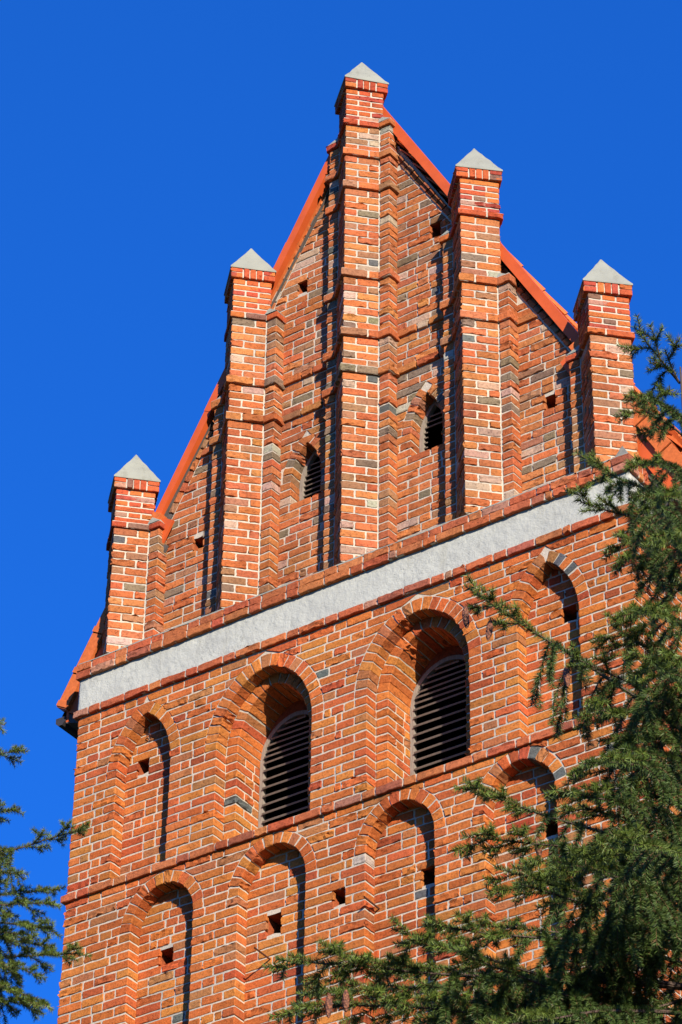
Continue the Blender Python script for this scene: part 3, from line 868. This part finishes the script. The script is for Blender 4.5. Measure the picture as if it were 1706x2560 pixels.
while s < Ls - 0.1:
    y = YV + 0.04 + (0.09 if row % 2 else 0)
    ymax = yhip(s / sl_)
    while y < ymax - .06:
        v, f = tile_verts(s, y, 0.176, 0.30)
        roof.add(v, f, 0, (1, 1, 1)); y += 0.18
    s += 0.165; row += 1
ro = roof.build("roof", [MTILE, MDARK], tower)
# ridge tiles
def tile_run(p0, p1, name):
    rg = Acc(); p0 = np.array(p0, float); p1 = np.array(p1, float); t = p1 - p0; Lr = np.linalg.norm(t); t /= Lr
    a_ = np.cross(t, (0, 0, 1)); a_ /= np.linalg.norm(a_); b_ = np.cross(a_, t); y = 0.0
    while y < Lr:
        r0, r1 = (0.115, 0.095); Lg = 0.40; V = []
        for yy, r in ((y, r0), (y + Lg, r1)):
            for rr in (r, r - .016):
                an = np.linspace(-0.2, math.pi + .2, 9)
                if rr < r: an = an[::-1]
                for a in an: V.append(p0 + t * yy + a_ * (rr * math.cos(a) * 1.1) + b_ * (rr * math.sin(a) * .9 - .05))
        n = 18
        rg.add(V, [(j, (j + 1) % n, n + (j + 1) % n, n + j) for j in range(n)] + [tuple(range(n)), tuple(range(n, 2 * n))])
        y += 0.36
    rg.build(name, MTILE, ro)
tile_run((0, YR + .1, ZR - .01), (0, YV - .02, ZR - .01), "ridge_tiles")
for sg in (-1, 1): tile_run((sg * XE, YB, zr(XE) - .03), (0, YR, ZR - .01), "hip_tiles")

# painted metal verge flashing on both slopes
def along(sg, x0, x1, zo, ya, yb, th, name, m, parent, lift=0.0):
    a = Acc()
    p0 = np.array([sg * x0, 0, zv(x0) + zo]); p1 = np.array([sg * x1, 0, zv(x1) + zo])
    d = (p1 - p0); d /= np.linalg.norm(d); nn = np.array([sg * SLP, 0, 1]) / sl_
    V = []
    for p in (p0, p1):
        for (y, o) in ((ya, 0), (yb, 0), (yb, -th), (ya, -th)): V.append(p + nn * o + np.array([0, y, 0]))
    a.add(V, [(0, 1, 5, 4), (1, 2, 6, 5), (2, 3, 7, 6), (3, 0, 4, 7), (0, 1, 2, 3), (4, 5, 6, 7)])
    return a.build(name, m, parent)
for sg in (-1, 1):
    th = 0.095 if sg < 0 else 0.098
    for (x0, x1, l) in (((0.05, 1.02, 0), (1.0, 2.02, .004), (2.0, 2.9, 0)) if sg < 0 else ((0.05, 1.3, 0), (1.28, 2.9, .004))):
        along(sg, x0, x1, 0.03 + l * 2, YV - .005 - l, YV + .16, th + l, "verge_flashing", MFLASH, ro)
# barge tiles and boards at the foot of each slope
for sg in (-1, 1):
    x = 2.62; k = 0
    while x < 3.66:
        x1 = min(x + 0.235, XE + .01)
        along(sg, x, x1, 0.03 + 0.0, YV - .055, YV + .13, 0.15, "barge_tile", MTILE if sg > 0 else MTILE, ro)
        # stepped lower lip of each tile
        along(sg, x1 - 0.03, x1, 0.045, YV - .065, YV + .13, 0.17, "barge_tile", MTILE, ro)
        x = x1 - 0.005; k += 1
    along(sg, 2.5, 3.60, -0.30, YV - .01, YV + .02, 0.16, "verge_board", MFLASH, ro)
    along(sg, 2.5, 3.45, -0.62, YV + .02, YV + .05, 0.06, "batten", MDARK, ro)
    # eave: fascia, soffit and gutter
    e = Acc(); ez = zr(XE)
    e.box((sg * (XE - .10), (YV + YB) / 2, ez - .17), (.03, YB - YV, .22), None)
    e.build("fascia", MFLASH, ro)
    e = Acc(); zf = ez - .29
    e.add([(sg * (XE - .09), YV, zf), (sg * (XE - .09), YB, zf), (sg * 3.18, YB, zf - .05), (sg * 3.18, YV + .15, zf - .05)], [(0, 1, 2, 3)])
    e.add([(sg * (XE - .09), YV, zf), (sg * 3.18, YV + .15, zf - .05), (sg * 3.18, YV + .15, 1.0), (sg * (XE - .09), YV, ez)], [(0, 1, 2, 3)])
    e.build("soffit", MDARK, ro)
    gt = Acc(); V = []
    prof = [(0, .06), (.0, 0), (.035, -.035), (.085, -.035), (.12, 0), (.12, .06)]
    for yy in (YV - .02, YB):
        for (u, w_) in prof: V.append((sg * (XE - .085 + u), yy, zf + w_ + .02))
    gt.add(V, [(j, j + 1, 7 + j, 6 + j) for j in range(5)] + [tuple(range(6)), tuple(range(6, 12))])
    gt.build("gutter", MGUT, ro)

# ---- rest of the shaft (sides, back, below the frame)
sh = Acc(); ZG = GROUND - .2
def wallq(a, b, z0, z1): sh.add([(a[0], a[1], z0), (b[0], b[1], z0), (b[0], b[1], z1), (a[0], a[1], z1)], [(0, 1, 2, 3)])
wallq((XL, .012), (XR, .012), ZG, ZBOT); wallq((XR - .012, 0), (XR - .012, 1.6), ZG, ZBOT)
wallq((XR - .008, 1.6), (XR - .008, 7.0), ZG, .55); wallq((XL + .012, .55), (XL + .012, 7.0), ZG, .55)
wallq((XL + .012, .0), (XL + .012, .56), ZG, ZBOT)
wallq((XR - .012, 0.02), (XR - .012, 1.6), 0.0, .55); wallq((XL + .02, 0.02), (XL + .02, .6), 0.0, .55)
sh.add([(XL, 7.0, ZG), (XR, 7.0, ZG), (XR, 7.0, .55), (XL, 7.0, .55)], [(0, 1, 2, 3)])
sh.add([(XL + .03, 0.6, -3), (XR - .03, 0.6, -3), (XR - .03, 6.95, -3), (XL + .03, 6.95, -3)], [(0, 1, 2, 3)])
sh.build("shaft_wall", MFAR, tower)

# ---- iron rods and a hook left in the niches
def tube(acc, pts, r, n=6, m=0, col=(1, 1, 1)):
    pts = np.asarray(pts, float); k = len(pts); rr = np.broadcast_to(np.asarray(r, float), (k,))
    T = np.gradient(pts, axis=0); T /= np.linalg.norm(T, axis=1)[:, None] + 1e-12
    up = np.array([0.13, 0.21, 0.97]); A_ = np.cross(T, up); A_ /= np.linalg.norm(A_, axis=1)[:, None] + 1e-9; B_ = np.cross(T, A_)
    a = np.arange(n) / n * 2 * math.pi
    V = pts[:, None, :] + rr[:, None, None] * (np.cos(a)[None, :, None] * A_[:, None, :] + np.sin(a)[None, :, None] * B_[:, None, :])
    idx = np.arange(k * n).reshape(k, n); j2 = np.roll(idx, -1, 1)
    f = np.stack([idx[:-1], j2[:-1], j2[1:], idx[1:]], -1).reshape(-1, 4)
    acc.addarr(V.reshape(-1, 3), f, m, col)
for (x, z) in ((-0.86, -3.43), (0.34, -3.27)):
    a = Acc(); tube(a, [(x, ND + .02, z), (x + .01, ND - .12, z - .005), (x + .02, ND - .27, z - .01)], 0.009); a.build("iron_rod", MIRON, tower)
a = Acc(); tube(a, [(-2.40 + .022 * math.cos(t), ND - .03 - .01 * math.sin(t), -.50 + .022 * math.sin(t)) for t in np.linspace(0, 5.2, 10)], 0.005)
tube(a, [(-2.385, ND + .02, -.515), (-2.385, ND - .03, -.515)], 0.005); a.build("iron_hook", MIRON, tower)

# ------------------------------------------------------------------ ground
a = Acc(); a.add([(-1500, -1500, GROUND), (1500, -1500, GROUND), (1500, 1500, GROUND), (-1500, 1500, GROUND)], [(0, 1, 2, 3)])
gr = a.build("ground", MGRASS); gr['kind'] = 'structure'

# ------------------------------------------------------------------ spruces
def nrmz(v): return v / (np.linalg.norm(v) + 1e-9)
class Spruce:
    def __init__(s, seed, density): s.r = np.random.default_rng(seed); s.tw = []; s.wood = Acc(); s.den = density; s.cones = []
    def polyline(s, p, d, L, n, droop, tip=0.0):
        """droop bends the heading down along the way, tip lifts it again near the end"""
        pts = [np.array(p, float)]; d = nrmz(np.array(d, float)); st = L / n
        for i in range(n):
            t = (i + 1) / n
            d = nrmz(d + np.array([0, 0, -droop * (1 - t * .5) + tip * t * t]) / n + s.r.normal(0, .035, 3))
            pts.append(pts[-1] + d * st)
        return np.array(pts)
    def twig(s, pts, r0=0.003, age=0.0):
        s.tw.append((pts, age)); tube(s.wood, pts, np.linspace(r0, 0.0012, len(pts)), 4, 1)
    def bough(s, p, d, L, droop=0.5, tip=0.5, hang=0.8, dens=1.0):
        r = s.r
        main = s.polyline(p, d, L, max(6, int(L / .09)), droop, tip); n = len(main)
        tube(s.wood, main, np.linspace(0.004 + .0065 * L, 0.0015, n), 5, 0)
        cum = np.concatenate(([0], np.cumsum(np.linalg.norm(np.diff(main, axis=0), axis=1)))); LL = cum[-1]
        k0 = int(n * .25); s.twig(main[k0:], 0.002, .3)
        q = 0.16 * L + .03; side = 1
        while q < LL - .03:
            f = q / LL
            c = np.array([np.interp(q, cum, main[:, j]) for j in range(3)])
            i = min(n - 2, max(0, int(np.searchsorted(cum, q)) - 1)); t = nrmz(main[i + 1] - main[i])
            sd_ = nrmz(np.cross(t, (0, 0, 1))) * side; rem = LL - q
            if f > .66 or rem < .25:          # young shoots near the end: short, stiff, pointing forward
                l2 = r.uniform(.09, .15) + .15 * rem
                pl = s.polyline(c, t * r.uniform(.7, 1.1) + sd_ * r.uniform(.5, .9) + np.array([0, 0, r.uniform(-.25, .35)]), l2, 4, .25)
                s.twig(pl, .003, .1)
                if l2 > .12:
                    for sg in (1, -1):
                        tt = nrmz(pl[3] - pl[2]); s.twig(s.polyline(pl[2], tt * .8 + np.cross(tt, (0, 0, 1)) * sg * .7, r.uniform(.06, .09), 3, .2), .002, .1)
            else:                             # older wood: long twigs that hang like a curtain
                l2 = min(.10 + .42 * rem, .17 + .14 * L) * r.uniform(.6, 1.25)
                pl = s.polyline(c, t * r.uniform(.2, .6) + sd_ * r.uniform(.6, 1.1) + np.array([0, 0, r.uniform(-.2, .1)]), l2, max(4, int(l2 / .045)), hang * r.uniform(2.4, 4.2))
                s.twig(pl, .0035, .6)
                for u in np.linspace(.22, .8, max(1, int(l2 / .085))):
                    if r.random() < .15: continue
                    x = u * (len(pl) - 1); a = int(min(x, len(pl) - 2)); c3 = pl[a] + (pl[a + 1] - pl[a]) * (x - a); tt = nrmz(pl[a + 1] - pl[a])
                    ax = nrmz(np.cross(tt, r.normal(0, 1, 3)))
                    l3 = (.07 + .40 * l2 * (1 - u)) * r.uniform(.7, 1.25)
                    s.twig(s.polyline(c3, tt * .7 + ax * .7 + np.array([0, 0, r.uniform(-.3, .1)]), l3, 4, hang * 2.6), .002, .35)
            q += r.uniform(.055, .085) / dens; side = -side
        return main
    def needles(s, acc_n):
        r = s.r; P0 = []; P1 = []; AG = []
        for pts, age in s.tw:
            P0.append(pts[:-1]); P1.append(pts[1:]); AG.append(np.full(len(pts) - 1, age))
        P0 = np.concatenate(P0); P1 = np.concatenate(P1); AG = np.concatenate(AG)
        ln = np.linalg.norm(P1 - P0, axis=1); cnt = np.maximum(1, r.poisson(ln * s.den)); id_ = np.repeat(np.arange(len(ln)), cnt); N = len(id_)
        u = r.random(N)[:, None]; B = P0[id_] + (P1 - P0)[id_] * u; T = (P1 - P0)[id_] / (ln[id_][:, None] + 1e-9)
        ref = r.normal(0, 1, (N, 3)); ref[:, 2] += .35
        rad = ref - (ref * T).sum(1)[:, None] * T; rad /= np.linalg.norm(rad, axis=1)[:, None] + 1e-9
        D = T * r.uniform(.4, .8, N)[:, None] + rad * .9; D /= np.linalg.norm(D, axis=1)[:, None]
        Ln = r.uniform(.025, .035, N)[:, None]
        Wv = np.cross(D, r.normal(0, 1, (N, 3))); Wv /= np.linalg.norm(Wv, axis=1)[:, None] + 1e-9
        w = 0.00145
        V = np.stack([B - Wv * w, B + Wv * w, B + D * Ln * .6 + Wv * w * .8, B + D * Ln], 1).reshape(-1, 3)
        f = np.arange(N * 4).reshape(N, 4)
        base = np.array([0.092, 0.140, 0.024]); old = np.array([0.052, 0.092, 0.022]); yel = np.array([0.11, 0.14, 0.035]); brn = np.array([.14, .075, .03])
        a = AG[id_][:, None]; x = r.random((N, 1))
        C = base * (1 - a) + old * a; C = np.where(x < .10, yel, C); C = np.where(x > .965, brn, C); C = C * r.uniform(.75, 1.3, (N, 1))
        C = np.where(a < .15, C * np.array([1.35, 1.22, 1.0]), C)  # newest tips paler, with a sunlit warmth painted into their colour
        C = np.repeat(C, 4, axis=0)
        acc_n.addarr(V, f, 0, C)
    def cone(s, p, L=0.10, tilt=(0, 0)):
        a = Acc(); n = 9; prof = [(0, .15), (.08, .55), (.25, .9), (.5, 1), (.75, .85), (.92, .5), (1, .1)]
        pts = [(p[0] + tilt[0] * t * L, p[1] + tilt[1] * t * L, p[2] - t * L) for t, _ in prof]
        tube(a, pts, [.0155 * q for _, q in prof], 9); s.cones.append(a)

def make_spruce(label, axis, top, base_r, seed, boughs, random_spec, density, cones, side_az, lean=(0, 0), reach=(.2, .44)):
    """boughs: explicit (z on trunk, tip xyz, droop, tip lift); random_spec: (z from, z to, step, n per whorl)"""
    root = empty("spruce_tree", (axis[0], axis[1], GROUND), label, "spruce tree")
    sp = Spruce(seed, density); r = sp.r
    tk = Acc(); zs = np.linspace(GROUND - .1, top, 24)
    tube(tk, [(axis[0] + .02 * math.sin(z * 1.3), axis[1] + .02 * math.cos(z * 1.1), z) for z in zs], [base_r * (top - z) / (top - GROUND) + .004 for z in zs], 10)
    tk.build("trunk", MBARK, root)
    for (z, tip, droop, lift) in boughs:
        p = np.array([axis[0], axis[1], z]); v = np.array(tip) - p; L = np.linalg.norm(v) * 1.06
        # heading chosen so that the drooping curve ends near the tip
        d = nrmz(v) + np.array([0, 0, droop * .45 - lift * .12])
        main = sp.bough(p, d, L, droop, lift, .8)
    z0, z1, step, npw = random_spec
    z = z0
    while z > z1:
        h = top - z; n = npw + r.integers(0, 2); ph = r.uniform(0, 6.28)
        for k in range(n):
            az = ph + k * 6.283 / n + r.normal(0, .15)
            L = (reach[0] + reach[1] * h) * r.uniform(.72, .98)
            if side_az is not None:
                c = math.cos(az - side_az)
                if c > .55: L *= .78
            pitch = .55 - .28 * min(h, 3.0) + r.normal(0, .08)
            sp.bough((axis[0], axis[1], z + r.normal(0, .05)), (math.cos(az), math.sin(az), pitch), L, .35 + .1 * h, .55, .8 + .12 * h)
        z -= step * r.uniform(.8, 1.2)
    fo = Acc(); sp.needles(fo); fo.build("foliage", MNEED, root)
    sp.wood.build("branches", [MBARK, MTWIG], root)
    # plainer lower skirt below the picture
    lw = Spruce(seed + 1, 120)
    z = z1 - .4
    while z > GROUND + 1.2:
        h = min(top - z, 7.0)
        for k in range(5):
            az = r.uniform(0, 6.28)
            lw.twig(lw.polyline((axis[0], axis[1], z), (math.cos(az), math.sin(az), -.1), .3 + .38 * h, 8, .4, .4), .012, .5)
            m_ = lw.tw[-1][0]
            for q in range(2, 9):
                for sg in (1, -1):
                    t = nrmz(m_[q] - m_[q - 1]); sd_ = np.cross(t, (0, 0, 1)) * sg
                    lw.twig(lw.polyline(m_[q], t * .7 + sd_ * .7, .5 * (9 - q) / 9 + .12, 4, 1.0), .004, .4)
        z -= .45
    l2 = Acc(); lw.needles(l2); l2.build("lower_foliage", MNEED, root); lw.wood.build("lower_branches", [MBARK, MTWIG], root)
    ends = np.array([t_[0][-1] for t_ in sp.tw]); used = set()
    for (p, L, t) in cones:
        o_ = np.argsort(np.linalg.norm(ends - np.array(p), axis=1)); k = next(int(q) for q in o_ if int(q) not in used); used.add(k)
        sp.cone(ends[k] + np.array([0, 0, .006]), L, t)
    for a in sp.cones: a.build("cone", MCONE, root, True)
    return root

make_spruce("dark green spruce with hanging twigs and cones close in front of the tower's right corner", (9.05, -10.35), -7.98, 0.17, 21,
    [(-8.06, (8.93, -10.53, -7.81), 0.30, 0.30),
    (-8.30, (9.18, -10.85, -8.54), 0.40, 0.50),
    (-8.93, (8.72, -10.75, -8.87), 0.35, 0.50),
    (-8.76, (8.58, -10.37, -8.36), 0.30, 0.70),
    (-10.03, (8.27, -10.90, -9.30), 0.15, 0.90),
    (-9.91, (8.75, -10.97, -9.81), 0.50, 0.60),
    (-9.66, (9.10, -11.11, -9.87), 0.50, 0.60),
    (-9.97, (8.93, -11.10, -10.15), 0.70, 0.50),
    (-10.62, (8.25, -10.91, -10.26), 0.25, 0.80),
    (-10.64, (8.42, -11.16, -10.71), 0.50, 0.60),
    (-10.49, (8.90, -11.34, -10.76), 0.70, 0.40),
    (-10.29, (9.06, -11.36, -10.64), 0.70, 0.50),
    (-11.22, (7.65, -11.32, -11.06), 0.30, 0.60),
    (-11.22, (7.56, -10.89, -10.74), 0.40, 0.70),
    (-11.36, (8.15, -11.33, -11.28), 0.50, 0.60),
    (-11.07, (8.79, -11.52, -11.35), 0.60, 0.50),
    (-11.50, (8.35, -11.32, -11.51), 0.50, 0.60),
    (-10.88, (9.04, -11.61, -11.38), 0.70, 0.40),
    (-10.70, (9.30, -11.57, -11.27), 0.70, 0.40),
    (-11.36, (8.79, -11.64, -11.71), 0.70, 0.50),
    (-11.22, (7.90, -11.26, -11.14), 0.50, 0.50),
    (-11.07, (8.25, -11.27, -11.09), 0.50, 0.50),
    (-11.14, (8.29, -11.01, -11.07), 0.60, 0.50),
    (-10.94, (8.60, -11.29, -11.11), 0.60, 0.40),
    
    (-11.50, (8.15, -11.33, -11.49), 0.50, 0.40),
    (-11.36, (7.81, -11.44, -11.34), 0.50, 0.40),
    (-10.54, (8.82, -11.04, -10.68), 0.60, 0.40),
    (-10.15, (8.99, -11.06, -10.36), 0.60, 0.40),
    
    (-9.11, (8.98, -10.84, -9.18), 0.60, 0.50),
    (-8.58, (9.14, -10.87, -8.83), 0.50, 0.50),
    (-8.37, (8.97, -10.61, -8.32), 0.40, 0.50),
    (-8.91, (9.29, -11.13, -9.39), 0.60, 0.40),
    (-9.28, (9.06, -10.91, -9.47), 0.60, 0.50),
    (-9.50, (9.34, -11.21, -10.01), 0.70, 0.40),
    (-9.13, (9.40, -11.18, -9.70), 0.60, 0.40),
    (-9.83, (9.30, -11.23, -10.32), 0.70, 0.40),
    (-8.06, (9.04, -10.47, -7.95), 0.30, 0.60),],
    (-10.0, -12.0, 0.30, 5), 1500, [((8.18, -10.96, -9.43), 0.100, (0.00, -0.00)), ((8.22, -10.93, -9.41), 0.112, (0.12, -0.10)), ((8.2, -10.94, -9.49), 0.124, (0.00, -0.20)), ((8.48, -10.89, -10.61), 0.100, (0.12, -0.00)), ((8.55, -10.96, -10.63), 0.112, (0.00, -0.10)), ((7.84, -11.3, -11.3), 0.124, (0.12, -0.20)), ((7.88, -11.4, -11.43), 0.100, (0.00, -0.00)), ((8.67, -10.9, -9.93), 0.112, (0.12, -0.10))], None, reach=(.08, .25))
make_spruce("spruce with drooping branches beside the tower's left edge", (2.42, -8.35), -5.9, 0.17, 35,
    [(-6.67, (2.86, -7.94, -6.46), 0.30, 0.40),
    (-6.90, (3.19, -8.18, -6.88), 0.40, 0.50),
    (-7.31, (2.80, -7.73, -6.96), 0.30, 0.40),
    (-7.70, (3.40, -7.74, -7.38), 0.45, 0.70),
    (-7.87, (2.96, -7.58, -7.56), 0.30, 0.90),
    (-8.30, (3.53, -7.88, -8.45), 0.60, 0.40),
    (-8.03, (3.61, -8.22, -8.46), 0.60, 0.40),
    (-8.44, (3.41, -8.12, -8.73), 0.60, 0.30),
    
    (-7.95, (3.26, -7.85, -7.85), 0.60, 0.50),
    (-7.76, (3.24, -8.14, -7.80), 0.50, 0.50),
    (-8.30, (3.60, -8.09, -8.64), 0.70, 0.40),
    (-8.01, (3.40, -8.13, -8.23), 0.60, 0.40),
    (-8.06, (3.38, -7.89, -8.14), 0.60, 0.50),
    (-8.65, (3.42, -7.98, -8.77), 0.60, 0.40),
    (-8.25, (3.49, -8.32, -8.63), 0.70, 0.40),
    (-7.45, (3.12, -8.11, -7.47), 0.50, 0.40),],
    (-6.2, -9.6, 0.30, 4), 1400, [((3.03, -8.06, -7.1), 0.100, (0.00, -0.00)), ((2.99, -8.09, -6.58), 0.124, (0.00, -0.20))], None, reach=(.10, .30))
